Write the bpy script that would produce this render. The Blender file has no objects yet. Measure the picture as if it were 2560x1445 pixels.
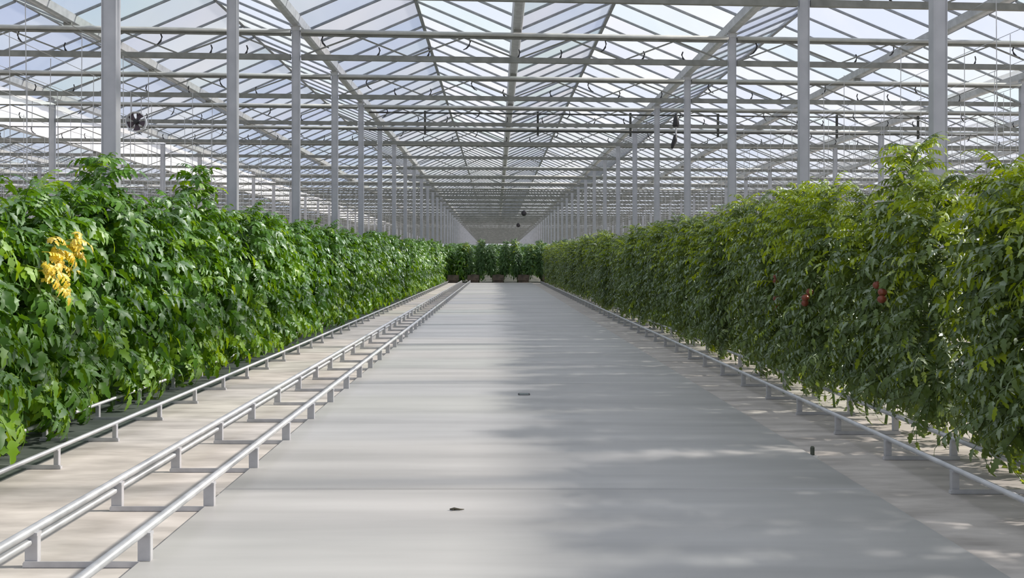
import bpy, math, random
from mathutils import Vector, Matrix, Euler
R = random.Random(7)
SC = bpy.context.scene
COL = SC.collection

# ------------------------------------------------------------------ camera, sky, sun, exposure
CAM_H = 1.42
F_PX = 2400.0                      # focal length in pixels of the 2560 px wide frame
cam_d = bpy.data.cameras.new('camera')
cam = bpy.data.objects.new('camera', cam_d)
COL.objects.link(cam)
cam.location = (0, 0, CAM_H)
cam.rotation_euler = (math.pi / 2, 0, 0)
cam_d.sensor_width = 36.0
cam_d.lens = 36.0 * F_PX / 2560.0
cam_d.shift_x = 40.0 / 2560.0      # the vanishing point sits at (1240, 652)
cam_d.shift_y = -70.5 / 2560.0
cam_d.clip_end = 900
SC.camera = cam

SC.view_settings.view_transform = 'Standard'
SC.view_settings.look = 'None'
SC.view_settings.gamma = 1
SC.view_settings.use_curve_mapping = False
SC.view_settings.exposure = -0.22

world = bpy.data.worlds.new('sky')
SC.world = world
world.use_nodes = True
wn, wl = world.node_tree.nodes, world.node_tree.links
wn.clear()
w_out = wn.new('ShaderNodeOutputWorld')
w_bg = wn.new('ShaderNodeBackground')
w_tc = wn.new('ShaderNodeTexCoord')
w_no = wn.new('ShaderNodeTexNoise')
w_ra = wn.new('ShaderNodeValToRGB')
w_no.inputs['Scale'].default_value = 5.0
w_no.inputs['Detail'].default_value = 4.0
w_ra.color_ramp.elements[0].position = 0.38
w_ra.color_ramp.elements[0].color = (0.70, 0.80, 1.0, 1)
w_ra.color_ramp.elements[1].position = 0.66
w_ra.color_ramp.elements[1].color = (1.0, 1.0, 1.0, 1)
wl.new(w_tc.outputs['Generated'], w_no.inputs['Vector'])
wl.new(w_no.outputs['Fac'], w_ra.inputs['Fac'])
wl.new(w_ra.outputs['Color'], w_bg.inputs['Color'])
wl.new(w_bg.outputs['Background'], w_out.inputs['Surface'])
w_bg.inputs['Strength'].default_value = 0.92

sun_d = bpy.data.lights.new('sun', 'SUN')
sun_d.energy = 8.4
sun_d.angle = math.radians(2.6)
sun_d.color = (1.0, 0.93, 0.83)
sun = bpy.data.objects.new('sun', sun_d)
COL.objects.link(sun)
SUN_EL = math.radians(34.5)
s_dir = Vector((math.cos(SUN_EL), 0.06, math.sin(SUN_EL)))   # points towards the sun
sun.rotation_euler = s_dir.to_track_quat('Z', 'Y').to_euler()
sun.location = (40, 20, 40)

# ------------------------------------------------------------------ materials
MATS = {}
def new_mat(name):
    m = bpy.data.materials.new(name)
    m.use_nodes = True
    MATS[name] = m
    nt = m.node_tree
    return m, nt.nodes, nt.links, nt.nodes['Principled BSDF']

def noise_mat(name, c1, c2, scale=8.0, rough=0.6, metal=0.0, stretch=(1, 1, 1), detail=4.0, bump=0.0,
              lo=0.35, hi=0.65, spec=0.4):
    m, n, l, p = new_mat(name)
    tc = n.new('ShaderNodeTexCoord'); mp = n.new('ShaderNodeMapping')
    no = n.new('ShaderNodeTexNoise'); ra = n.new('ShaderNodeValToRGB')
    mp.inputs['Scale'].default_value = stretch
    no.inputs['Scale'].default_value = scale
    no.inputs['Detail'].default_value = detail
    ra.color_ramp.elements[0].position = lo; ra.color_ramp.elements[0].color = (*c1, 1)
    ra.color_ramp.elements[1].position = hi; ra.color_ramp.elements[1].color = (*c2, 1)
    l.new(tc.outputs['Object'], mp.inputs['Vector']); l.new(mp.outputs['Vector'], no.inputs['Vector'])
    l.new(no.outputs['Fac'], ra.inputs['Fac']); l.new(ra.outputs['Color'], p.inputs['Base Color'])
    p.inputs['Roughness'].default_value = rough
    p.inputs['Metallic'].default_value = metal
    p.inputs['Specular IOR Level'].default_value = spec
    if bump:
        bu = n.new('ShaderNodeBump'); bu.inputs['Strength'].default_value = bump
        bu.inputs['Distance'].default_value = 0.02
        l.new(no.outputs['Fac'], bu.inputs['Height']); l.new(bu.outputs['Normal'], p.inputs['Normal'])
    return m

noise_mat('steel', (0.44, 0.45, 0.46), (0.56, 0.57, 0.58), 6, 0.42, 0.35)
noise_mat('roof_steel', (0.17, 0.175, 0.16), (0.24, 0.245, 0.225), 4, 0.5, 0.15)
noise_mat('post_paint', (0.38, 0.39, 0.42), (0.45, 0.46, 0.49), 3, 0.45, 0.1)
noise_mat('rail_steel', (0.40, 0.41, 0.42), (0.52, 0.53, 0.54), 9, 0.36, 0.4)
noise_mat('stand_steel', (0.42, 0.42, 0.44), (0.54, 0.54, 0.56), 9, 0.45, 0.3)
noise_mat('bar_alu', (0.22, 0.235, 0.25), (0.30, 0.315, 0.33), 5, 0.5, 0.1)
noise_mat('path_concrete', (0.33, 0.325, 0.318), (0.46, 0.452, 0.44), 1.1, 0.42, 0, (0.35, 2.6, 1), 7, 0.05, 0.3, 0.7, 0.35)
noise_mat('ground_sheet', (0.34, 0.315, 0.29), (0.58, 0.54, 0.50), 2.2, 0.75, 0, (0.8, 2.4, 1), 8, 0.25, 0.3, 0.68, 0.2)
noise_mat('dark_plastic', (0.018, 0.018, 0.02), (0.035, 0.035, 0.04), 12, 0.5)
noise_mat('fan_white', (0.62, 0.62, 0.64), (0.72, 0.72, 0.74), 8, 0.5)
noise_mat('fan_blade', (0.05, 0.04, 0.05), (0.10, 0.07, 0.09), 8, 0.45)
noise_mat('drain_metal', (0.20, 0.24, 0.24), (0.28, 0.33, 0.32), 30, 0.5, 0.2)
noise_mat('stem', (0.10, 0.19, 0.045), (0.19, 0.27, 0.08), 14, 0.6)
noise_mat('slab_bag', (0.05, 0.04, 0.03), (0.11, 0.085, 0.065), 5, 0.6)
noise_mat('tomato_red', (0.15, 0.03, 0.02), (0.22, 0.06, 0.03), 5, 0.3)
noise_mat('litter', (0.05, 0.045, 0.035), (0.09, 0.08, 0.05), 20, 0.8)
noise_mat('peg', (0.07, 0.08, 0.06), (0.12, 0.13, 0.10), 20, 0.7)
noise_mat('peg_base', (0.55, 0.53, 0.50), (0.66, 0.64, 0.60), 20, 0.7)
noise_mat('roll_cloth', (0.40, 0.41, 0.40), (0.52, 0.53, 0.51), 3, 0.8)
noise_mat('dark_pipe', (0.045, 0.047, 0.045), (0.075, 0.078, 0.07), 4, 0.5)

def leaf_mat(name, dark, light, trans, gloss=0.16, rough=0.36, tfac=0.34):
    m = bpy.data.materials.new(name); m.use_nodes = True; MATS[name] = m
    n, l = m.node_tree.nodes, m.node_tree.links
    n.clear()
    out = n.new('ShaderNodeOutputMaterial')
    geo = n.new('ShaderNodeNewGeometry'); oi = n.new('ShaderNodeObjectInfo')
    no = n.new('ShaderNodeTexNoise'); tc = n.new('ShaderNodeTexCoord')
    no.inputs['Scale'].default_value = 7.0
    add = n.new('ShaderNodeMath'); add.operation = 'ADD'
    add2 = n.new('ShaderNodeMath'); add2.operation = 'ADD'
    mul = n.new('ShaderNodeMath'); mul.operation = 'MULTIPLY'; mul.inputs[1].default_value = 0.36
    l.new(geo.outputs['Random Per Island'], add.inputs[0]); l.new(oi.outputs['Random'], add.inputs[1])
    l.new(tc.outputs['Object'], no.inputs['Vector'])
    l.new(add.outputs[0], add2.inputs[0]); l.new(no.outputs['Fac'], add2.inputs[1])
    l.new(add2.outputs[0], mul.inputs[0])
    ra = n.new('ShaderNodeValToRGB')
    ra.color_ramp.elements[0].position = 0.15; ra.color_ramp.elements[0].color = (*dark, 1)
    ra.color_ramp.elements[1].position = 0.85; ra.color_ramp.elements[1].color = (*light, 1)
    l.new(mul.outputs[0], ra.inputs['Fac'])
    ta = n.new('ShaderNodeMixRGB'); ta.blend_type = 'MIX'; ta.inputs['Fac'].default_value = 0.6
    ta.inputs['Color2'].default_value = (*trans, 1)
    l.new(ra.outputs['Color'], ta.inputs['Color1'])
    di = n.new('ShaderNodeBsdfDiffuse'); tr = n.new('ShaderNodeBsdfTranslucent'); gl = n.new('ShaderNodeBsdfGlossy')
    gl.inputs['Roughness'].default_value = rough
    gl.inputs['Color'].default_value = (0.85, 0.92, 0.88, 1)
    m1 = n.new('ShaderNodeMixShader'); m1.inputs['Fac'].default_value = tfac
    m2 = n.new('ShaderNodeMixShader')
    fr = n.new('ShaderNodeLayerWeight'); fr.inputs['Blend'].default_value = 0.25
    fm = n.new('ShaderNodeMath'); fm.operation = 'MULTIPLY_ADD'
    fm.inputs[1].default_value = 0.14; fm.inputs[2].default_value = gloss
    l.new(fr.outputs['Fresnel'], fm.inputs[0]); l.new(fm.outputs[0], m2.inputs['Fac'])
    l.new(ra.outputs['Color'], di.inputs['Color']); l.new(ta.outputs['Color'], tr.inputs['Color'])
    l.new(di.outputs['BSDF'], m1.inputs[1]); l.new(tr.outputs['BSDF'], m1.inputs[2])
    l.new(m1.outputs['Shader'], m2.inputs[1]); l.new(gl.outputs['BSDF'], m2.inputs[2])
    l.new(m2.outputs['Shader'], out.inputs['Surface'])
    return m
leaf_mat('leaf_broad', (0.010, 0.046, 0.004), (0.095, 0.235, 0.010), (0.26, 0.50, 0.010), 0.022, 0.42, 0.28)
leaf_mat('leaf_young', (0.13, 0.25, 0.006), (0.36, 0.45, 0.012), (0.66, 0.76, 0.015), 0.02, 0.5, 0.44)  # yellow-green new growth, backlight on the sunny tops put into the colour
leaf_mat('leaf_young_broad', (0.09, 0.22, 0.006), (0.25, 0.43, 0.012), (0.55, 0.76, 0.015), 0.02, 0.5, 0.40)
leaf_mat('leaf_fine', (0.026, 0.055, 0.016), (0.115, 0.18, 0.040), (0.48, 0.60, 0.03), 0.04, 0.5, 0.26)
leaf_mat('leaf_yellow', (0.72, 0.44, 0.005), (0.88, 0.70, 0.02), (0.95, 0.70, 0.03), 0.08, 0.5, 0.4)
leaf_mat('leaf_far', (0.026, 0.075, 0.025), (0.085, 0.18, 0.040), (0.22, 0.42, 0.03), 0.03, 0.5, 0.3)

def glass_mat(name='roof_glass'):
    m = bpy.data.materials.new(name); m.use_nodes = True; MATS[name] = m
    n, l = m.node_tree.nodes, m.node_tree.links
    n.clear()
    out = n.new('ShaderNodeOutputMaterial')
    geo = n.new('ShaderNodeNewGeometry'); oi = n.new('ShaderNodeObjectInfo')
    add = n.new('ShaderNodeMath'); add.operation = 'ADD'
    fr = n.new('ShaderNodeMath'); fr.operation = 'FRACT'
    l.new(geo.outputs['Random Per Island'], add.inputs[0]); l.new(oi.outputs['Random'], add.inputs[1])
    l.new(add.outputs[0], fr.inputs[0])
    ra = n.new('ShaderNodeValToRGB'); ra.color_ramp.interpolation = 'LINEAR'
    e = ra.color_ramp.elements
    e[0].position = 0.0; e[0].color = (0.84, 0.88, 0.95, 1)
    e[1].position = 1.0; e[1].color = (0.97, 0.98, 0.99, 1)
    for p_, c_ in ((0.3, (0.90, 0.91, 0.97, 1)), (0.55, (0.89, 0.95, 0.94, 1)), (0.8, (0.95, 0.94, 0.96, 1))):
        k = e.new(p_); k.color = c_
    l.new(fr.outputs[0], ra.inputs['Fac'])
    tp = n.new('ShaderNodeBsdfTransparent'); tl = n.new('ShaderNodeBsdfTranslucent'); gl = n.new('ShaderNodeBsdfGlossy')
    gl.inputs['Roughness'].default_value = 0.08
    tl.inputs['Color'].default_value = (0.9, 0.92, 0.95, 1)
    l.new(ra.outputs['Color'], tp.inputs['Color'])
    m1 = n.new('ShaderNodeMixShader'); m1.inputs['Fac'].default_value = 0.13
    m2 = n.new('ShaderNodeMixShader')
    lw = n.new('ShaderNodeLayerWeight'); lw.inputs['Blend'].default_value = 0.04
    l.new(tp.outputs['BSDF'], m1.inputs[1]); l.new(tl.outputs['BSDF'], m1.inputs[2])
    lw.inputs['Blend'].default_value = 0.5
    pw = n.new('ShaderNodeMath'); pw.operation = 'POWER'; pw.inputs[1].default_value = 8.0
    ma = n.new('ShaderNodeMath'); ma.operation = 'MULTIPLY_ADD'; ma.inputs[1].default_value = 0.10; ma.inputs[2].default_value = 0.03
    l.new(lw.outputs['Facing'], pw.inputs[0]); l.new(pw.outputs[0], ma.inputs[0])
    l.new(ma.outputs[0], m2.inputs['Fac'])
    l.new(m1.outputs['Shader'], m2.inputs[1]); l.new(gl.outputs['BSDF'], m2.inputs[2])
    l.new(m2.outputs['Shader'], out.inputs['Surface'])
glass_mat()

def screen_mat():
    m = bpy.data.materials.new('screen_cloth'); m.use_nodes = True; MATS['screen_cloth'] = m
    n, l = m.node_tree.nodes, m.node_tree.links
    n.clear()
    out = n.new('ShaderNodeOutputMaterial')
    di = n.new('ShaderNodeBsdfDiffuse'); tl = n.new('ShaderNodeBsdfTranslucent'); mx = n.new('ShaderNodeMixShader')
    no = n.new('ShaderNodeTexNoise'); no.inputs['Scale'].default_value = 1.1
    ra = n.new('ShaderNodeValToRGB')
    ra.color_ramp.elements[0].color = (0.70, 0.69, 0.69, 1); ra.color_ramp.elements[1].color = (0.95, 0.94, 0.94, 1)
    l.new(no.outputs['Fac'], ra.inputs['Fac'])
    l.new(ra.outputs['Color'], di.inputs['Color']); l.new(ra.outputs['Color'], tl.inputs['Color'])
    mx.inputs['Fac'].default_value = 0.8
    l.new(di.outputs['BSDF'], mx.inputs[1]); l.new(tl.outputs['BSDF'], mx.inputs[2])
    l.new(mx.outputs['Shader'], out.inputs['Surface'])
screen_mat()

# ------------------------------------------------------------------ mesh helpers
class MB:
    def __init__(self):
        self.v = []; self.f = []
    def box(self, cx, cy, cz, sx, sy, sz, rz=0.0):
        b = len(self.v)
        c, s = math.cos(rz), math.sin(rz)
        for dz in (-.5, .5):
            for dx, dy in ((-.5, -.5), (.5, -.5), (.5, .5), (-.5, .5)):
                x, y = dx * sx, dy * sy
                self.v.append((cx + x * c - y * s, cy + x * s + y * c, cz + dz * sz))
        for q in ((0, 3, 2, 1), (4, 5, 6, 7), (0, 1, 5, 4), (1, 2, 6, 5), (2, 3, 7, 6), (3, 0, 4, 7)):
            self.f.append(tuple(b + i for i in q))
        return self
    def bar(self, p, q, w, h=None, up=(0, 0, 1)):
        p, q = Vector(p), Vector(q); h = h or w
        d = (q - p).normalized(); u = Vector(up)
        if abs(d.dot(u)) > 0.98: u = Vector((1, 0, 0))
        s = d.cross(u).normalized(); u = s.cross(d)
        b = len(self.v)
        for e in (p, q):
            for a, c in ((-.5, -.5), (.5, -.5), (.5, .5), (-.5, .5)):
                self.v.append(tuple(e + s * (a * w) + u * (c * h)))
        for k in ((3, 2, 1, 0), (4, 5, 6, 7), (0, 1, 5, 4), (1, 2, 6, 5), (2, 3, 7, 6), (3, 0, 4, 7)):
            self.f.append(tuple(b + i for i in k))
        return self
    def tube(self, pts, r, n=8, cap=True):
        pts = [Vector(p) for p in pts]
        rs = r if isinstance(r, (list, tuple)) else [r] * len(pts)
        rings = []
        for i, p in enumerate(pts):
            d = (pts[min(i + 1, len(pts) - 1)] - pts[max(i - 1, 0)]).normalized()
            u = Vector((0, 0, 1)) if abs(d.z) < 0.9 else Vector((1, 0, 0))
            s = d.cross(u).normalized(); u = s.cross(d)
            b = len(self.v)
            for k in range(n):
                a = 2 * math.pi * k / n
                self.v.append(tuple(p + s * (math.cos(a) * rs[i]) + u * (math.sin(a) * rs[i])))
            rings.append(b)
        for i in range(len(rings) - 1):
            a, b = rings[i], rings[i + 1]
            for k in range(n):
                k2 = (k + 1) % n
                self.f.append((a + k, a + k2, b + k2, b + k))
        if cap:
            self.f.append(tuple(rings[0] + k for k in reversed(range(n))))
            self.f.append(tuple(rings[-1] + k for k in range(n)))
        return self
    def quad(self, a, b, c, d):
        i = len(self.v); self.v += [tuple(a), tuple(b), tuple(c), tuple(d)]
        self.f.append((i, i + 1, i + 2, i + 3)); return self
    def merge(self, other, M):
        b = len(self.v)
        self.v += [tuple(M @ Vector(p)) for p in other.v]
        self.f += [tuple(b + i for i in q) for q in other.f]
    def mesh(self, name, mat, smooth=False):
        me = bpy.data.meshes.new(name)
        me.from_pydata(self.v, [], self.f)
        me.materials.append(MATS[mat])
        if smooth: me.polygons.foreach_set('use_smooth', [True] * len(me.polygons))
        me.update()
        return me
    def build(self, name, mat, parent=None, smooth=False):
        return link(name, self.mesh(name, mat, smooth), parent)

def link(name, me, parent=None, loc=None, rot=None, scale=None):
    o = bpy.data.objects.new(name, me)
    COL.objects.link(o)
    if parent is not None: o.parent = parent
    if loc is not None: o.location = loc
    if rot is not None: o.rotation_euler = rot
    if scale is not None: o.scale = scale
    return o
def tag(o, label=None, cat=None, group=None, kind=None):
    if label: o['label'] = label
    if cat: o['category'] = cat
    if group: o['group'] = group
    if kind: o['kind'] = kind
    return o
def empty(name, loc=(0, 0, 0), rz=0.0):
    o = bpy.data.objects.new(name, None); COL.objects.link(o)
    o.location = loc; o.rotation_euler = (0, 0, rz); o.empty_display_size = 0.2
    return o

# ------------------------------------------------------------------ dimensions read from the photograph
GUT0, PITCH = 0.47, 4.8            # a gutter above the path, one every 4.8 m
XL, BAY = -4.33, 9.6               # post rows every 9.6 m
SKEW = 0.0677                      # the trusses run slightly oblique to the path
GUT_Z = 6.50                       # underside of the gutters
RIDGE_UP = 1.02
def truss_y(x, k): return 10.8 + 5.0 * k + SKEW * (x - XL)
Y0, Y1 = 2.0, 250.0
GI = range(-13, 14)
XMIN, XMAX = GUT0 - 13 * PITCH, GUT0 + 13 * PITCH
PATH_L, PATH_R, PATH_END = -1.66, 2.27, 61.0

# ------------------------------------------------------------------ floor
g = MB().box(0, 160, -0.10, 400, 480, 0.2).build('floor', 'ground_sheet')
tag(g, 'pale dusty ground cover of the greenhouse either side of the path', kind='structure')
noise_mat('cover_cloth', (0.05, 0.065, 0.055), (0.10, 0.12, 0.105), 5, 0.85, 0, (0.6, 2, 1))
o = MB().box(-4.15, 33.0, 0.003, 1.9, 58.0, 0.006).build('floor_cover', 'cover_cloth')  # sheet under the left row, plant shade put into its dark colour
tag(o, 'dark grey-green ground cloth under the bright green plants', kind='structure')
path = empty('floor_path'); tag(path, 'grey concrete path down the middle of the greenhouse', kind='structure')
y = -4.15
while y < PATH_END - 0.1:
    y2 = min(y + 5.0, PATH_END)
    w = PATH_R - PATH_L
    b = 0.012
    m = MB()
    x0, x1, z1 = PATH_L, PATH_R, 0.03
    m.v = [(x0, y + b, -0.05), (x1, y + b, -0.05), (x1, y2 - b, -0.05), (x0, y2 - b, -0.05),
           (x0, y + b, z1 - 0.01), (x1, y + b, z1 - 0.01), (x1, y2 - b, z1 - 0.01), (x0, y2 - b, z1 - 0.01),
           (x0 + .012, y + b + .012, z1), (x1 - .012, y + b + .012, z1), (x1 - .012, y2 - b - .012, z1), (x0 + .012, y2 - b - .012, z1)]
    m.f = [(0, 3, 2, 1), (8, 9, 10, 11)]
    for i in range(4):
        j = (i + 1) % 4
        m.f += [(i, j, 4 + j, 4 + i), (4 + i, 4 + j, 8 + j, 8 + i)]
    m.build('slab', 'path_concrete', path)
    y = y2

# ------------------------------------------------------------------ glass roof (the ceiling)
ceil = empty('ceiling', (0, 0, 0)); tag(ceil, 'glass roof of repeated ridges and gutters', kind='structure')
PANE = 1.24
gz, rz_ = GUT_Z + 0.17, GUT_Z + 0.17 + RIDGE_UP
half = PITCH / 2
SL = math.hypot(half, RIDGE_UP)
def slope_mesh():
    # one pane, local: x along slope, y width
    m = MB(); m.box(0, 0, 0, SL - 0.10, PANE - 0.045, 0.008)
    return m
pane_mb = slope_mesh(); pane_me = pane_mb.mesh('pane', 'roof_glass')
bar_mb = MB().box(0, 0, 0, SL - 0.06, 0.034, 0.055); bar_me = bar_mb.mesh('glazing_bar', 'bar_alu')
ang = math.atan2(RIDGE_UP, half)
slots = []
for gi in list(GI)[:-1]:
    gx = GUT0 + gi * PITCH
    for side in (0, 1):
        cx = gx + half * (0.5 + side)
        rot = -ang if side == 0 else ang       # rises towards the ridge
        yy = Y0
        while yy < Y1:
            cy = yy + PANE / 2
            slots.append((cx, cy, rot)); yy += PANE
def px(x, y, z):
    return 1240 + F_PX * x / y, 652 - F_PX * (z - CAM_H) / y
def visible(x, y, z, mx=260):
    u, v = px(x, y, z)
    return -mx < u < 2560 + mx and v > -110
vis = [s for s in slots if visible(s[0], s[1], (gz + rz_) / 2)]
vis.sort(key=lambda s: s[1] + 0.12 * abs(s[0]))
near = set(vis[:290])
rest_p, rest_b = MB(), MB()
zc = (gz + rz_) / 2
for s in slots:
    cx, cy, rot = s
    if s in near:
        link('pane', pane_me, ceil, (cx, cy, zc), (0, rot, 0))
        link('glazing_bar', bar_me, ceil, (cx, cy + PANE / 2, zc - 0.02), (0, rot, 0))
    else:
        M = Matrix.Translation((cx, cy, zc)) @ Matrix.Rotation(rot, 4, 'Y')
        hx, hy = (SL - 0.10) / 2, (PANE - 0.045) / 2
        rest_p.quad(*[M @ Vector(q) for q in ((-hx, -hy, 0), (hx, -hy, 0), (hx, hy, 0), (-hx, hy, 0))])
        if cy < 130:
            rest_b.merge(bar_mb, Matrix.Translation((cx, cy + PANE / 2, zc - 0.02)) @ Matrix.Rotation(rot, 4, 'Y'))
        else:
            M2 = Matrix.Translation((cx, cy + PANE / 2, zc - 0.02)) @ Matrix.Rotation(rot, 4, 'Y')
            rest_b.quad(*[M2 @ Vector(q) for q in ((-hx, -.016, 0), (hx, -.016, 0), (hx, .016, 0), (-hx, .016, 0))])
tag(rest_p.build('roof_panes', 'roof_glass', ceil), kind='stuff')
tag(rest_b.build('roof_bars', 'bar_alu', ceil), kind='stuff')
gut = MB()                                       # gutter profile, extruded along y
prof = [(-0.13, 0.19), (-0.10, 0.03), (-0.06, 0.0), (0.06, 0.0), (0.10, 0.03), (0.13, 0.19), (0.10, 0.19), (0.08, 0.05), (-0.08, 0.05), (-0.10, 0.19)]
n_ = len(prof)
for yy in (Y0, Y1):
    gut.v += [(x, yy, z) for x, z in prof]
gut.f = [(i, (i + 1) % n_, n_ + (i + 1) % n_, n_ + i) for i in range(n_)]
gut_me = gut.mesh('gutter', 'steel')
rid_me = MB().box(0, (Y0 + Y1) / 2, 0, 0.09, Y1 - Y0, 0.07).mesh('ridge_bar', 'bar_alu')
for gi in GI:
    gx = GUT0 + gi * PITCH
    link('gutter', gut_me, ceil, (gx, 0, GUT_Z))
    if gi != GI[-1]:
        link('ridge_bar', rid_me, ceil, (gx + half, 0, rz_ + 0.01))

# ------------------------------------------------------------------ outer walls: far end and the two long sides
def glass_wall(name, p0, p1, label):
    w = empty(name); tag(w, label, kind='structure')
    p0, p1 = Vector(p0), Vector(p1); d = p1 - p0; L = d.length; d.normalize()
    nrm = Vector((-d.y, d.x, 0))
    gl, fr = MB(), MB()
    n = int(L / 2.4)
    for i in range(n):
        for z0, z1 in ((0.5, 2.4), (2.4, 4.4), (4.4, 6.5)):
            a, b = p0 + d * (i * L / n + .04), p0 + d * ((i + 1) * L / n - .04)
            gl.quad((a.x, a.y, z0), (b.x, b.y, z0), (b.x, b.y, z1), (a.x, a.y, z1))
        a = p0 + d * (i * L / n)
        fr.box(a.x, a.y, 3.25, 0.09, 0.09, 6.5)
    for z in (0.25, 2.4, 4.4, 6.45):
        h = 0.5 if z < 1 else 0.1
        fr.bar((p0.x, p0.y, z), (p1.x, p1.y, z), 0.12, h)
    tag(gl.build('pane', 'roof_glass', w), kind='stuff')
    tag(fr.build('frame', 'bar_alu', w), kind='stuff')
glass_wall('wall_back', (XMIN, Y1, 0), (XMAX, Y1, 0), 'distant glazed end wall of the greenhouse')
glass_wall('wall_left', (XMIN, Y0, 0), (XMIN, Y1, 0), 'distant glazed side wall beyond the left crop rows')
glass_wall('wall_right', (XMAX, Y0, 0), (XMAX, Y1, 0), 'distant glazed side wall beyond the right crop rows')

# ------------------------------------------------------------------ posts
PW, PD = 0.165, 0.12
def post_mb():
    m = MB()
    H = GUT_Z + 0.005
    m.box(0, 0, H / 2, PW * 0.86, PD, H)
    for s in (-1, 1):
        m.box(s * PW * 0.465, -PD * 0.03, H / 2, PW * 0.07, PD * 1.12, H)
    return m
p_mb = post_mb(); p_me = p_mb.mesh('shaft', 'post_paint')
cap_mb = MB().box(0, 0, 0, 0.24, 0.20, 0.012); cap_mb.box(0, 0, -0.05, 0.20, 0.13, 0.09)
cap_me = cap_mb.mesh('head_plate', 'steel')
ft_me = MB().box(0, 0, 0.03, 0.34, 0.34, 0.06).mesh('footing', 'path_concrete')
post_rest = MB()
rows = range(-6, 6)
for r in rows:
    x = XL + r * BAY
    if not XMIN + 1 < x < XMAX - 1: continue
    for k in range(-1, 48):
        yy = truss_y(x, k)
        if yy < 3 or yy > Y1 - 1: continue
        if yy < 80 and -3 <= r <= 4 and visible(x, yy, 2.5, 60):
            t = empty('support_post', (x, yy, 0))
            if r == 0: lb, gp = 'pale steel post rising behind the plants on the rail-track side of the path', 'posts behind the track-side plants'
            elif r == 1: lb, gp = 'pale steel post rising behind the shaded plants opposite the rail track', 'posts behind the shaded plants'
            elif r < 0: lb, gp = 'distant pale steel post in a bay beyond the track-side plants', 'posts in the bays beyond the track-side plants'
            else: lb, gp = 'distant pale steel post in a bay beyond the shaded plants', 'posts in the bays beyond the shaded plants'
            tag(t, lb, 'post', gp)
            link('shaft', p_me, t); link('head_plate', cap_me, t, (0, 0, GUT_Z - 0.009)); link('footing', ft_me, t)
        else:
            post_rest.box(x, yy, GUT_Z / 2, PW, PD, GUT_Z)
tag(post_rest.build('support_posts', 'post_paint'), 'far steel posts deep inside the greenhouse', 'posts', kind='stuff')

# ------------------------------------------------------------------ trusses
TOPZ, BOTZ = 6.36, 5.83
t_ang = math.atan(SKEW); t_len = BAY / math.cos(t_ang)
a0, a1 = 0.11, t_len - 0.11
top_me = MB().bar((a0, 0, TOPZ), (a1, 0, TOPZ), 0.08, 0.13).mesh('top_chord', 'roof_steel')
bot_mb = MB().bar((a0, 0, BOTZ), (a1, 0, BOTZ), 0.09, 0.115)
bot_me = bot_mb.mesh('bottom_chord', 'roof_steel')
roll_me = MB().tube([(a0, -0.085, TOPZ + 0.015), (a1, -0.085, TOPZ + 0.015)], [0.045, 0.045], 8).mesh('screen_roll', 'roll_cloth', True)
nb = 8
seg = (a1 - a0) / nb
dg = [MB().bar((0, 0, BOTZ + .03), (seg, 0, TOPZ - .05), 0.03).mesh('diagonal', 'roof_steel'),
      MB().bar((0, 0, TOPZ - .05), (seg, 0, BOTZ + .03), 0.03).mesh('diagonal', 'roof_steel')]
saddle_me = MB().box(0, 0, 0, 0.16, 0.08, 0.085).mesh('gutter_saddle', 'roof_steel')
hook_pts = [(0, 0, 0), (0.02, 0, -0.06), (0.0, 0, -0.13), (-0.045, 0, -0.19), (-0.10, 0, -0.22)]
hook_me = MB().tube(hook_pts, [0.012, 0.014, 0.018, 0.014, 0.008], 5).mesh('hook', 'dark_plastic')
far_truss = MB()
def make_truss(x, k, full, hooks):
    yy = truss_y(x, k)
    t = empty('roof_truss', (x, yy, 0), t_ang)
    link('top_chord', top_me, t); link('screen_roll', roll_me, t); link('bottom_chord', bot_me, t)
    for i in range(nb):
        link('diagonal', dg[i % 2], t, (a0 + i * seg, 0, 0))
    link('gutter_saddle', saddle_me, t, (t_len / 2, 0, TOPZ + 0.10))
    if hooks:
        for i in range(9):
            xx = a0 + (i + 0.6) * (a1 - a0) / 9.4 + R.uniform(-.2, .2)
            link('hook', hook_me, t, (xx, 0.03, (BOTZ + .25) if i % 3 else TOPZ - .06), (0, 0, R.uniform(-.6, .6) + (math.pi if R.random() < .4 else 0)),
                 (1.3, 1, 1.15))
    return t
for k in range(0, 48):
    for r in rows:
        x = XL + r * BAY
        if not (XMIN - 1 < x and x + BAY < XMAX + 1): continue
        yy = truss_y(x, k)
        if yy > Y1 - 1: continue
        u0, v0 = px(x, yy, BOTZ); u1, _ = px(x + BAY, yy, BOTZ)
        if k <= 11 and v0 > -12 and u1 > -40 and u0 < 2600 and -3 <= r <= 3:
            t = make_truss(x, k, True, k <= 5)
            if r == 0: lb, gp = 'lattice roof truss spanning over the concrete path between the post rows', 'trusses over the path'
            elif r < 0: lb, gp = 'lattice roof truss in a bay beyond the track-side plants', 'trusses beyond the track-side plants'
            else: lb, gp = 'lattice roof truss in a bay beyond the shaded plants', 'trusses beyond the shaded plants'
            tag(t, lb, 'truss', gp)
        else:
            c, s = math.cos(t_ang), math.sin(t_ang)
            P = lambda a, z: (x + a * c, yy + a * s, z)
            far_truss.bar(P(a0, TOPZ), P(a1, TOPZ), 0.08, 0.16)
            far_truss.bar(P(a0, BOTZ), P(a1, BOTZ), 0.09, 0.115)
            for i in range(nb):
                z0, z1 = (BOTZ + .03, TOPZ - .05) if i % 2 == 0 else (TOPZ - .05, BOTZ + .03)
                far_truss.bar(P(a0 + i * seg, z0), P(a0 + (i + 1) * seg, z1), 0.03)
tag(far_truss.build('roof_trusses', 'roof_steel'), 'far lattice roof trusses crowding towards the end of the greenhouse', 'trusses', kind='stuff')

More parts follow.
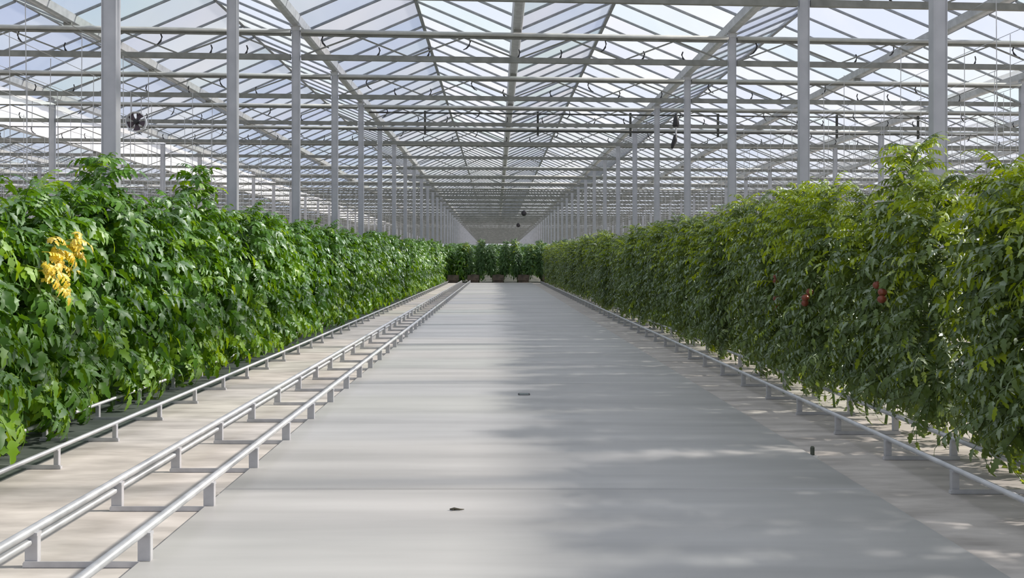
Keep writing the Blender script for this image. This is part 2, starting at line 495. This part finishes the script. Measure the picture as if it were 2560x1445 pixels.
# ------------------------------------------------------------------ rails on the ground
def pipe_rail(xa, xb, zt, rad, y_from, y_to, first, label, group, lower=False, plate=0.055, step=1.0, mat='rail_steel'):
    if plate < 0.05: mat = 'steel'
    t = empty('pipe_rail', ((xa + xb) / 2, y_from, 0)); tag(t, label, 'rail', group)
    cx = (xa + xb) / 2
    L = y_to - y_from
    hx = abs(xb - xa) / 2
    pipe = MB().tube([(0, 0, zt), (0, L, zt)], rad, 10).mesh('pipe', mat, True)
    for s in (-1, 1): link('pipe', pipe, t, (s * hx, 0, 0))
    if lower:
        lp = MB().tube([(0, 0, zt - 2 * rad - 0.012), (0, L, zt - 2 * rad - 0.012)], rad * 0.8, 8).mesh('lower_pipe', mat, True)
        link('lower_pipe', lp, t, (-hx - 0.012, 0, 0))
    cross = MB().box(0, 0, 0.012, 2 * hx + 0.07, 0.03, 0.02)
    cross.box(0, -0.013, 0.020, 2 * hx + 0.06, 0.006, 0.02)
    cross = cross.mesh('cross_bar', 'stand_steel')
    hu = zt - rad * 0.6 - 0.022
    up = MB().box(0, 0, 0.022 + hu / 2, plate, 0.012, hu)
    up.box(plate * .47, 0.012, 0.022 + hu / 2, 0.006, 0.03, hu)
    up.box(-plate * .47, 0.012, 0.022 + hu / 2, 0.006, 0.03, hu)
    up.box(0, 0.006, zt - rad * 0.75, plate * 1.15, 0.045, rad * 0.7)
    up = up.mesh('upright', 'stand_steel')
    y = first
    while y < y_to - 0.1:
        if y > y_from + 0.05:
            c = link('cross_bar', cross, t, (0, y - y_from, 0))
            for s in (-1, 1): link('upright', up, c, (s * hx, 0, 0))
        y += step
    return t
pipe_rail(-2.153, -1.75 + 0.12, 0.172, 0.0225, 2.2, 60.6, 4.45, 'galvanised pipe-rail track lying along the edge of the concrete path', None, True, 0.058)
pipe_rail(-3.55, -3.0, 0.142, 0.0155, 2.2, 60.6, 4.55, 'thin low pipe rail overhung by the bright green plants', None, False, 0.03)
pipe_rail(2.80, 3.27, 0.150, 0.0175, 2.2, 60.6, 4.85, 'low pipe rail overhung by the shaded plants opposite the track', None, False, 0.042)
pipe_rail(3.96, 4.50, 0.150, 0.0175, 2.2, 60.6, 4.5, 'low pipe rail hidden behind the shaded plants', None, False, 0.04)

# ------------------------------------------------------------------ leaves
SIDE = ((.08, .20), (.22, .48), (.33, .28), (.50, .46), (.62, .24), (.80, .26))
def leaflet(m, base, d, up, L, W, droop, fold, rnd, simple=False):
    d = Vector(d).normalized(); up = Vector(up)
    s = d.cross(up).normalized(); up = s.cross(d)
    def pt(t, w):
        z = -droop * L * t * t + fold * abs(w) * W
        return tuple(Vector(base) + d * (L * t) + s * (w * W) + up * z)
    b = len(m.v)
    j = lambda: rnd.uniform(-.04, .04)
    if simple:
        m.v += [pt(0, 0), pt(.45, 0), pt(1, 0), pt(.38 + j(), .5), pt(.38 + j(), -.5)]
        m.f += [(b, b + 1, b + 3), (b + 1, b + 2, b + 3), (b, b + 4, b + 1), (b + 4, b + 2, b + 1)]
        return
    m.v += [pt(0, 0), pt(.30, 0), pt(.58, 0), pt(1, 0)]
    for sg in (1, -1):
        m.v += [pt(t + j(), sg * w * rnd.uniform(.88, 1.12)) for t, w in SIDE]
    for sg, o in ((0, 4), (1, 10)):
        for q in ((0, 1, o), (o, 1, o + 1), (o + 1, 1, o + 2), (o + 2, 1, 2), (o + 2, 2, o + 3), (o + 3, 2, o + 4), (o + 4, 2, 3), (o + 4, 3, o + 5)):
            q = tuple(b + i for i in q)
            m.f.append(q if sg == 0 else q[::-1])

def compound_leaf(seed, L, lw, ll, pairs, droop, simple=False):
    rnd = random.Random(seed)
    m = MB()
    n = pairs * 2 + 1
    pts = []
    a = 0.35
    p = Vector((0, 0, 0)); stepL = L / 8
    side = rnd.uniform(-.08, .08)
    for i in range(9):
        pts.append(p.copy())
        p = p + Vector((math.cos(a), side * i / 4, math.sin(a))) * stepL
        a -= droop / 8 * (0.6 + i * .12)
    m.tube(pts, [0.006 - 0.0005 * i for i in range(9)], 3, False)
    for k in range(pairs):
        t = 0.30 + 0.62 * k / pairs
        i = int(t * 8); fpt = pts[i].lerp(pts[i + 1], t * 8 - i)
        ax = (pts[i + 1] - pts[i]).normalized()
        up = Vector((0, 1, 0)).cross(ax) * -1
        for s in (-1, 1):
            d = ax * rnd.uniform(.35, .75) + Vector((0, s, 0)) + Vector((0, 0, -rnd.uniform(.15, .55)))
            sz = ll * rnd.uniform(.8, 1.15) * (0.85 + .3 * math.sin(math.pi * t))
            leaflet(m, fpt, d, up + Vector((rnd.uniform(-.3, .3), rnd.uniform(-.3, .3), 0)), sz, sz * lw * rnd.uniform(.85, 1.15), rnd.uniform(.2, .6), rnd.uniform(-.1, .35), rnd, simple)
    ax = (pts[8] - pts[7]).normalized()
    leaflet(m, pts[8], ax + Vector((0, 0, -.2)), Vector((0, 1, 0)).cross(ax) * -1, ll * 1.3, ll * 1.3 * lw, .4, .12, rnd, simple)
    return m
broad = [compound_leaf(100 + i, 0.33 + .04 * (i % 3), 0.58, 0.092, 5, 0.9 + .4 * (i % 4)) for i in range(8)]
fine = [compound_leaf(200 + i, 0.30 + .04 * (i % 3), 0.54, 0.055, 6, 0.8 + .4 * (i % 4)) for i in range(8)]
broad_s = [compound_leaf(100 + i, 0.33 + .04 * (i % 3), 0.60, 0.13, 3, 0.9 + .4 * (i % 4), True) for i in range(8)]
fine_s = [compound_leaf(200 + i, 0.29 + .04 * (i % 3), 0.52, 0.11, 4, 0.8 + .4 * (i % 4), True) for i in range(8)]
broad_me = [m.mesh('leaf', 'leaf_broad', True) for m in broad]
fine_me = [m.mesh('leaf', 'leaf_fine', True) for m in fine]
young_b = [m.mesh('leaf', 'leaf_young_broad', True) for m in broad]
young_lit_f = [m.mesh('leaf', 'leaf_young', True) for m in fine]
yellow_me = [m.mesh('leaf', 'leaf_yellow', True) for m in broad[:4]]

def stem_points(rnd, h, lean=0.05):
    pts = []; x = y = 0.0
    n = 9
    for i in range(n):
        pts.append((x, y, h * i / (n - 1)))
        x += rnd.uniform(-lean, lean) * 0.6; y += rnd.uniform(-lean, lean)
    return pts
def at_height(pts, z):
    for a, b in zip(pts, pts[1:]):
        if z <= b[2]:
            t = (z - a[2]) / (b[2] - a[2])
            return Vector(a).lerp(Vector(b), t)
    return Vector(pts[-1])
def leaf_places(rnd, pts, h, n, z0):
    out = []; az = rnd.uniform(0, 6.28)
    for i in range(n):
        t = (i + rnd.random()) / n
        z = z0 + (h - z0) * t
        az += 2.4 + rnd.uniform(-.5, .5)
        p = at_height(pts, z)
        pitch = 0.62 - 1.05 * t + rnd.uniform(-.5, .5)        # positive = hanging
        sc = (1.12 - 0.40 * max(0, t - .72) / .28) * rnd.uniform(.75, 1.25)
        out.append((t, p, (rnd.uniform(-.7, .7), pitch, az), sc))
    return out
stem_cache = {}
def stem_mesh(pts, h):
    return MB().tube([Vector(p) for p in pts], [0.013 - 0.008 * i / 8 for i in range(9)], 5).mesh('stem', 'stem', True)

def is_young_or_lit(rnd, t, side):
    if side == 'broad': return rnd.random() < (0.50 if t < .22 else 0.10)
    return rnd.random() < (0.06 + 0.62 * min(1, max(0, (t - .52) / .3)))  # fine leaves take the backlit tint mostly towards the top
def near_plant(x, y, h, leaves, n, z0, label, group, rnd, yellow=None):
    t = empty('tomato_plant', (x, y, 0)); tag(t, label, 'plant', group)
    pts = stem_points(rnd, h)
    link('stem', stem_mesh(pts, h), t)
    for tt, p, rot, sc in leaf_places(rnd, pts, h, n, z0):
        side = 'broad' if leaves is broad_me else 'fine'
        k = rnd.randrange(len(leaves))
        me = (young_b if side == 'broad' else young_lit_f)[k] if is_young_or_lit(rnd, tt, side) else leaves[k]
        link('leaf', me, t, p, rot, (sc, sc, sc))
    if yellow:
        for i in range(yellow):
            z = rnd.uniform(1.22, 1.64)
            o = link('leaf', yellow_me[i % 4], t, at_height(pts, z) + Vector((0.27, rnd.uniform(-.25, .30), 0)), (rnd.uniform(-.5, .5), rnd.uniform(0, .7), rnd.uniform(-.9, .9)), (rnd.uniform(.36, .58),) * 3)
            o['label'] = 'bright yellow leaf'
    return t

def foliage_variant(seed, h, lib, n, z0, mat, young_or_lit=True):
    rnd = random.Random(seed)
    pts = stem_points(rnd, h)
    m = MB(); mi = []
    for tt, p, rot, sc in leaf_places(rnd, pts, h, n, z0):
        m.merge(lib[rnd.randrange(len(lib))], Matrix.Translation(p) @ Euler(rot).to_matrix().to_4x4() @ Matrix.Scale(sc, 4))
        yg = 1 if young_or_lit and is_young_or_lit(rnd, tt, 'broad' if lib is broad else 'fine') and (lib is broad or rnd.random() < .6) else 0
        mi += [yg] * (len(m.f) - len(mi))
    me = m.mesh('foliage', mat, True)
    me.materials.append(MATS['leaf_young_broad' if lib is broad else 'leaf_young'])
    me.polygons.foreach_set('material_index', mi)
    return stem_mesh(pts, h), me
BH = 2.12
far_broad = [foliage_variant(300 + i, BH, broad, 140, 0.32, 'leaf_broad') for i in range(6)]
far_fine = [foliage_variant(400 + i, BH, fine, 270, 0.34, 'leaf_fine') for i in range(6)]
def far_plant(x, y, h, variant, label, group, rnd):
    t = empty('tomato_plant', (x, y, 0), 0.0); tag(t, label, 'plant', group)
    rz = rnd.uniform(0, 6.28); s = h / BH
    link('stem', variant[0], t, None, (0, 0, rz), (1, 1, s))
    f = link('foliage', variant[1], t, None, (0, 0, rz), (1, 1, s)); f['kind'] = 'stuff'
    return t

LEFT_X, RIGHT_X = -3.66, 3.40
rl = random.Random(11)
L_LB = 'bright sunlit leafy tomato plant in the row behind the thin pipe rail and track'
L_GP = 'tomato plants on the rail-track side of the path'
R_LB = 'shaded feathery tomato plant in the row opposite the rail track'
R_GP = 'tomato plants opposite the rail track'
def left_h(y):
    if y < 7.6: return 1.66 + 0.34 * max(0, (y - 5.5)) / 2.1
    return 2.00 + 0.12 * min(1, max(0, (y - 20) / 15)) + 0.25 * min(1, max(0, (y - 35) / 25))
NEAR_L, NEAR_R = 12.8, 11.6
y = 4.6; tall_l = [8.7, 11.4]; ydone = False
while y < 60.3:
    post_gap = min(abs(y - truss_y(XL, k)) for k in range(-1, 11))
    x = LEFT_X + rl.uniform(-.10, .10) + (0.08 if post_gap < 0.3 else 0)
    h = left_h(y) + rl.uniform(-.16, .14)
    lb, gp = L_LB, L_GP; yel = None
    for ty, th, tl in ((8.7, 2.36, 'tall green tomato plant standing above its neighbours beside a steel post, bushy top'),
                       (11.5, 2.50, 'tomato plant with a lone sparse shoot poking highest above its row')):
        if abs(y - ty) < 0.23: h, lb, gp = th, tl, None
    if abs(y - 7.32) < 0.23: lb, gp, yel = 'tomato plant with a cluster of bright yellow leaves at its front', None, 30
    if y < NEAR_L:
        near_plant(x, y, h, broad_me, 140, 0.32, lb, gp, rl, yel)
    else:
        far_plant(x, y, h, far_broad[rl.randrange(6)], lb, gp, rl)
    y += 0.46
rr = random.Random(23)
y = 4.5
fruit_spots = []
while y < 60.3:
    x = RIGHT_X + rr.uniform(-.12, .12)
    h = 2.05 + rr.uniform(-.16, .15) + (0.12 if y > 30 else 0)
    if y < 7.2: h -= 0.14
    lb, gp = R_LB, R_GP
    if abs(y - 8.05) < 0.24: h, lb, gp = 2.36, 'tallest yellow-green tomato plant rising in front of a steel post in the shaded row', None
    if y < NEAR_R:
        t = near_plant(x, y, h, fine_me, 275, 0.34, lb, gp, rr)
        fruit_spots.append((t, y))
    else:
        far_plant(x, y, h, far_fine[rr.randrange(6)], lb, gp, rr)
    y += 0.48

# red fruit on a few shaded plants
fm = MB()
nu, nv = 9, 6
fm.v.append((0, 0, -.034))
for j in range(1, nv):
    a = math.pi * j / nv
    for i in range(nu):
        b = 2 * math.pi * i / nu; rr_ = .038 * math.sin(a) * (1 + .04 * math.cos(3 * b))
        fm.v.append((rr_ * math.cos(b), rr_ * math.sin(b), -.034 * math.cos(a)))
fm.v.append((0, 0, .030))
for i in range(nu):
    fm.f.append((0, 1 + (i + 1) % nu, 1 + i))
    e = 1 + (nv - 2) * nu
    fm.f.append((e + i, e + (i + 1) % nu, len(fm.v) - 1))
    for j in range(nv - 2):
        a = 1 + j * nu
        fm.f.append((a + i, a + (i + 1) % nu, a + nu + (i + 1) % nu, a + nu + i))
fruit_me = fm.mesh('tomato', 'tomato_red', True)
cm = MB()
for i in range(5):
    a = 2 * math.pi * i / 5
    c, s = math.cos(a), math.sin(a)
    b = len(cm.v)
    cm.v += [(0, 0, .033), (c * .014 - s * .006, s * .014 + c * .006, .034), (c * .034, s * .034, .030), (c * .014 + s * .006, s * .014 - c * .006, .034)]
    cm.f.append((b, b + 3, b + 2, b + 1))
calyx_me = cm.mesh('calyx', 'stem')
for tz, ty in ((1.22, 7.9), (1.12, 9.1), (1.0, 10.6), (1.3, 10.9)):
    t = min(fruit_spots, key=lambda q: abs(q[1] - ty))[0]
    if 'group' in t: tag(t, 'shaded tomato plant carrying a few small red fruits', None, 'fruiting plants in the shaded row')
    for i in range(3):
        o = link('tomato', fruit_me, t, (-0.30 + rr.uniform(-.05, .05), rr.uniform(-.1, .1), tz - .055 * i), (rr.uniform(-.3, .3), rr.uniform(-.3, .3), 0))
        o['label'] = 'small red ripening tomato'
        link('calyx', calyx_me, o)

# rows behind the front rows
def back_row(x, ya, yb, step, lib, mat, label, h=2.05, seed=5):
    rnd = random.Random(seed)
    m = MB(); y = ya
    vs = []
    for i in range(4):
        r2 = random.Random(seed * 10 + i); p = stem_points(r2, h); v = MB()
        for tt, q, rot, sc in leaf_places(r2, p, h, 40, .35):
            v.merge(lib[r2.randrange(8)], Matrix.Translation(q) @ Euler(rot).to_matrix().to_4x4() @ Matrix.Scale(sc * 1.2, 4))
        v.tube([Vector(q) for q in p], 0.01, 4)
        vs.append(v)
    while y < yb:
        m.merge(vs[rnd.randrange(4)], Matrix.Translation((x + rnd.uniform(-.1, .1), y, 0)) @ Matrix.Rotation(rnd.uniform(0, 6.28), 4, 'Z'))
        y += step
    o = m.build('tomato_row', mat, None, True)
    tag(o, label, 'plants', kind='stuff')
back_row(-7.1, 9, 62, 0.9, broad_s, 'leaf_broad', 'next row of tomato plants behind the bright green row', 1.9, 5)
back_row(8.2, 9, 62, 0.9, fine_s, 'leaf_fine', 'next row of tomato plants behind the shaded row', 1.75, 6)

# ------------------------------------------------------------------ crop rows beyond the end of the path
re_ = random.Random(31)
far_end = [foliage_variant(500 + i, BH, fine, 170, 0.66, 'leaf_far', i < 2) for i in range(4)]
bag_mb = MB().box(0, 0, 0.34, 0.74, 0.94, 0.34); bag_mb.box(0, -.38, 0.085, 0.66, 0.06, 0.17); bag_mb.box(0, .38, 0.085, 0.66, 0.06, 0.17)
slab_me = bag_mb.mesh('grow_bag', 'slab_bag')
rest = MB()
END_ROWS = (-2.75, -1.46, 0.14, 1.76, 3.36, 4.96)
for i, xr in enumerate(END_ROWS):
    for j in range(3):
        for sd in (-1, 1):
            yy = 61.9 + j * 0.6
            t = far_plant(xr + sd * 0.36, yy, 2.5 + re_.uniform(-.2, .25), far_broad[re_.randrange(6)] if i == 0 else far_end[re_.randrange(4)],
                          'tomato plant at the end of a crop row where the concrete path stops', 'row-end plants past the end of the path', re_)
            t.rotation_euler = (0, sd * 0.07, 0)
    for j in range(4):
        o = link('grow_bag', slab_me, None, (xr, 61.95 + j * 1.0, 0))
        tag(o, 'brownish grow bag under the row-end plants past the end of the path', 'grow bag', 'grow bags under the row-end plants')
if True:
    for xr in END_ROWS:
        r2 = random.Random(int(xr * 100)); m = MB()
        p = stem_points(r2, 2.5)
        for tt, q, rot, sc in leaf_places(r2, p, 2.5, 34, .6):
            m.merge(fine_s[r2.randrange(8)], Matrix.Translation(q) @ Euler(rot).to_matrix().to_4x4() @ Matrix.Scale(sc * 1.4, 4))
        yy = 63.9
        while yy < 105:
            sd = -1 if int(yy * 10) % 2 else 1
            rest.merge(m, Matrix.Translation((xr + sd * .3, yy, 0)) @ Matrix.Rotation(r2.uniform(0, 6.28), 4, 'Z'))
            yy += 0.9
tag(rest.build('tomato_rows', 'leaf_far', None, True), 'crop rows running on behind the row-end plants', 'plants', kind='stuff')

# ------------------------------------------------------------------ circulation fan, pipe frame, sensors
def fan(loc, face_rz, D, label, top):
    t = empty('circulation_fan', loc, face_rz); tag(t, label, 'fan')
    r = D / 2
    h = MB(); n = 24
    for rr2, yy in ((r, -.09), (r * 1.04, -.11), (r * 1.08, -.09), (r * 1.02, .11), (r * .97, .11), (r * .97, -.07)):
        h.v += [(rr2 * math.cos(2 * math.pi * i / n), yy, rr2 * math.sin(2 * math.pi * i / n)) for i in range(n)]
    for k in range(6):
        k2 = (k + 1) % 6
        for i in range(n):
            j = (i + 1) % n
            h.f.append((k * n + i, k * n + j, k2 * n + j, k2 * n + i))
    h.build('housing', 'fan_white', t, True)
    MB().tube([(0, -.10, 0), (0, -.08, 0), (0, .10, 0), (0, .13, 0)], [r * .2, r * .26, r * .26, r * .2], 14).build('motor', 'dark_plastic', t, True)
    bl = MB()
    for i in range(6):
        f = i / 5
        for w in (-1, 1):
            ww = r * (.16 + .30 * f)
            bl.v.append((r * (.2 + .74 * f), w * ww * .45 * .6, w * ww * .8 + r * .08 * math.sin(f * 3)))
    for i in range(5): bl.f.append((2 * i, 2 * i + 2, 2 * i + 3, 2 * i + 1))
    bm = bl.mesh('blade', 'fan_blade', True)
    for i in range(5): link('blade', bm, t, None, (0, 2 * math.pi * i / 5 + .3, 0))
    MB().box(0, .09, 0, 2 * r * .97, .02, .03).box(0, .09, 0, .03, .02, 2 * r * .97).build('motor_mount', 'dark_plastic', t)
    MB().bar((-r * .5, 0, r * .9), (-r * .5, 0, top - loc[2]), .02).bar((r * .5, 0, r * .9), (r * .5, 0, top - loc[2]), .02).build('hanger', 'stand_steel', t)
def unproject(u, v, y): return ((u - 1240) * y / F_PX, y, CAM_H + (652 - v) * y / F_PX)
yf = truss_y(-9, 3)
fan(unproject(341, 305, yf), 0.10, 0.50, 'round circulation fan with dark blades hung high beside a steel post', BOTZ - .04)

fy = 31.6
fr = empty('hanging_pipe_rack', (0, fy, 0), t_ang); tag(fr, 'dark double-pipe rack with short droppers slung under the roof trusses', 'pipe rack')
zu, zl = CAM_H + (652 - 284) * fy / F_PX, CAM_H + (652 - 327) * fy / F_PX
xa, xb = -4.15, 16.4
MB().tube([(xa, 0, zu), (xb, 0, zu)], 0.028, 8).build('upper_pipe', 'dark_pipe', fr, True)
MB().tube([(xa, 0, zl), (xb, 0, zl)], 0.036, 8).build('lower_pipe', 'dark_pipe', fr, True)
for u in (1063, 1345, 1580, 1805, 2115, 2330):
    xx = (u - 1240) * fy / F_PX
    MB().box(xx, 0, (zu + zl) / 2 - 0.04, 0.07, 0.05, zu - zl + 0.22).build('dropper', 'dark_pipe', fr)
for xx in (-3.9, 0.5, 5.0, 9.8, 14.6):
    MB().bar((xx, 0, zu), (xx, 0, BOTZ + .3), .02).build('hanger', 'roof_steel', fr)

def sensor_box(u, v0, v1, y, label, top):
    x, _, z0 = unproject(u, v1, y); _, _, z1 = unproject(u, v0, y)
    t = empty('hanging_sensor', (x, y, z0)); tag(t, label, 'sensor')
    H = z1 - z0; w = 0.17
    m = MB().tube([(0, 0, H * .62), (0, 0, H * .66), (0, 0, H * .84), (0, 0, H)], [w * .52, w * .66, w * .5, w * .15], 10)
    m.build('hood', 'dark_plastic', t, True)
    MB().tube([(0, 0, H * .38), (0, 0, H * .64)], .028, 8).build('neck', 'stand_steel', t)
    MB().tube([(-.02, 0, H * .40), (-.04, 0, H * .25), (-.10, 0, H * .1), (-.13, 0, 0)], [.05, .075, .065, .03], 8).build('nozzle', 'dark_plastic', t, True)
    MB().tube([(0, 0, H), (0, 0, top - z0)], .012, 5).build('cord', 'dark_plastic', t)
sensor_box(1690, 284, 372, 30.4, 'dark hooded sensor hanging on a cord below the pipe rack', BOTZ)
def dark_ball(u, v, d, y, label):
    x, yy, z = unproject(u, v, y)
    t = empty('hanging_fan', (x, y, z)); tag(t, label, 'fan')
    r = d / 2
    MB().tube([(0, -.2, 0), (0, -.16, 0), (0, .14, 0), (0, .2, 0)], [r * .75, r, r, r * .7], 16).build('housing', 'dark_plastic', t, True)
    MB().tube([(0, -.23, 0), (0, -.19, 0)], r * .3, 10).build('hub', 'fan_blade', t)
    MB().tube([(0, 0, r * .9), (0, 0, BOTZ - z)], .02, 5).build('hanger', 'dark_plastic', t)
dark_ball(1310, 533, .50, 85.0, 'larger dark drum-shaped fan hung over the far rows')
dark_ball(1296, 563, .50, 112.0, 'smaller dark drum-shaped fan hung deeper over the far rows')

# ------------------------------------------------------------------ white shade screens drawn over one bay
for k in range(1, 24):
    x0, x1 = GUT0 - 3 * PITCH + .2, GUT0 - 4 * PITCH + 1.1
    ya, yb = truss_y(x0, k) + .18, truss_y(x0, k + 1) - .18
    m = MB(); nx, ny = 4, 14
    for j in range(ny + 1):
        for i in range(nx + 1):
            x = x0 + (x1 - x0) * i / nx
            m.v.append((x, ya + (yb - ya) * j / ny + SKEW * (x - x0), 6.30 - 0.05 * math.sin(math.pi * j / ny) + .02 * (j % 2)))
    for j in range(ny):
        for i in range(nx):
            a = j * (nx + 1) + i
            m.f.append((a, a + 1, a + nx + 2, a + nx + 1))
    o = m.build('shade_screen', 'screen_cloth')
    tag(o, 'white shade screen drawn between trusses in the bay beyond the track-side plants', 'screen', 'white shade screens')

# ------------------------------------------------------------------ thin strings above the far crop rows
st = MB(); rs = random.Random(77)
for i in range(-24, 25):
    x = i * 1.6 + 0.2
    if -6.5 < x < 7.0: continue
    y = 14.0
    while y < 120:
        if visible(x, y, 3.5, 40):
            xx, yy = x + rs.uniform(-.25, .25), y + rs.uniform(-.5, .5)
            st.tube([(xx, yy, 2.0), (xx + rs.uniform(-.05, .05), yy, 5.75)], 0.009, 3, False)
        y += 1.7 + y * 0.02
    st.tube([(x, 12, 5.75), (x, 122, 5.75)], 0.008, 3, False)
tag(st.build('crop_strings', 'steel'), 'thin pale support strings hanging over the far crop rows', 'strings', kind='stuff')

# ------------------------------------------------------------------ small things on the ground
def on_ground(u, v, z=0.0):
    y = F_PX * (CAM_H - z) / (v - 652); return ((u - 1240) * y / F_PX, y, z)
p = on_ground(1310, 986, .03)
t = empty('floor_drain', p); tag(t, 'small square greenish drain cover set in the concrete path', 'drain')
d = MB()
for a in ((0, -.055, .122, .012), (0, .055, .122, .012), (-.055, 0, .012, .098), (.055, 0, .012, .098)):
    d.box(a[0], a[1], .003, a[2], a[3], .006)
d.build('rim', 'dark_plastic', t); MB().box(0, 0, .002, .098, .098, .003).build('cover', 'drain_metal', t)
p = on_ground(1140, 1276, .03)
m = MB().tube([(-.035, 0, .007), (-.01, .004, .009), (.02, -.003, .007), (.045, .006, .005)], [.004, .008, .005, .002], 5)
m.tube([(-.015, -.012, .006), (-.02, .012, .008)], .004, 5)
o = m.build('leaf_scrap', 'litter'); o.location = p
tag(o, 'tiny dark scrap of dried leaf on the concrete path', 'leaf scrap')
p = on_ground(2031, 1145, 0)
t = empty('ground_peg', p); tag(t, 'short dark peg on a pale pad at the edge of the path', 'peg')
MB().tube([(-.03, -.03, .0), (-.03, -.03, .022)], [.075, .06], 10).build('pad', 'peg_base', t)
MB().tube([(0, 0, .02), (0, 0, .075), (0, 0, .085)], [.016, .016, .010], 8).build('pin', 'peg', t)
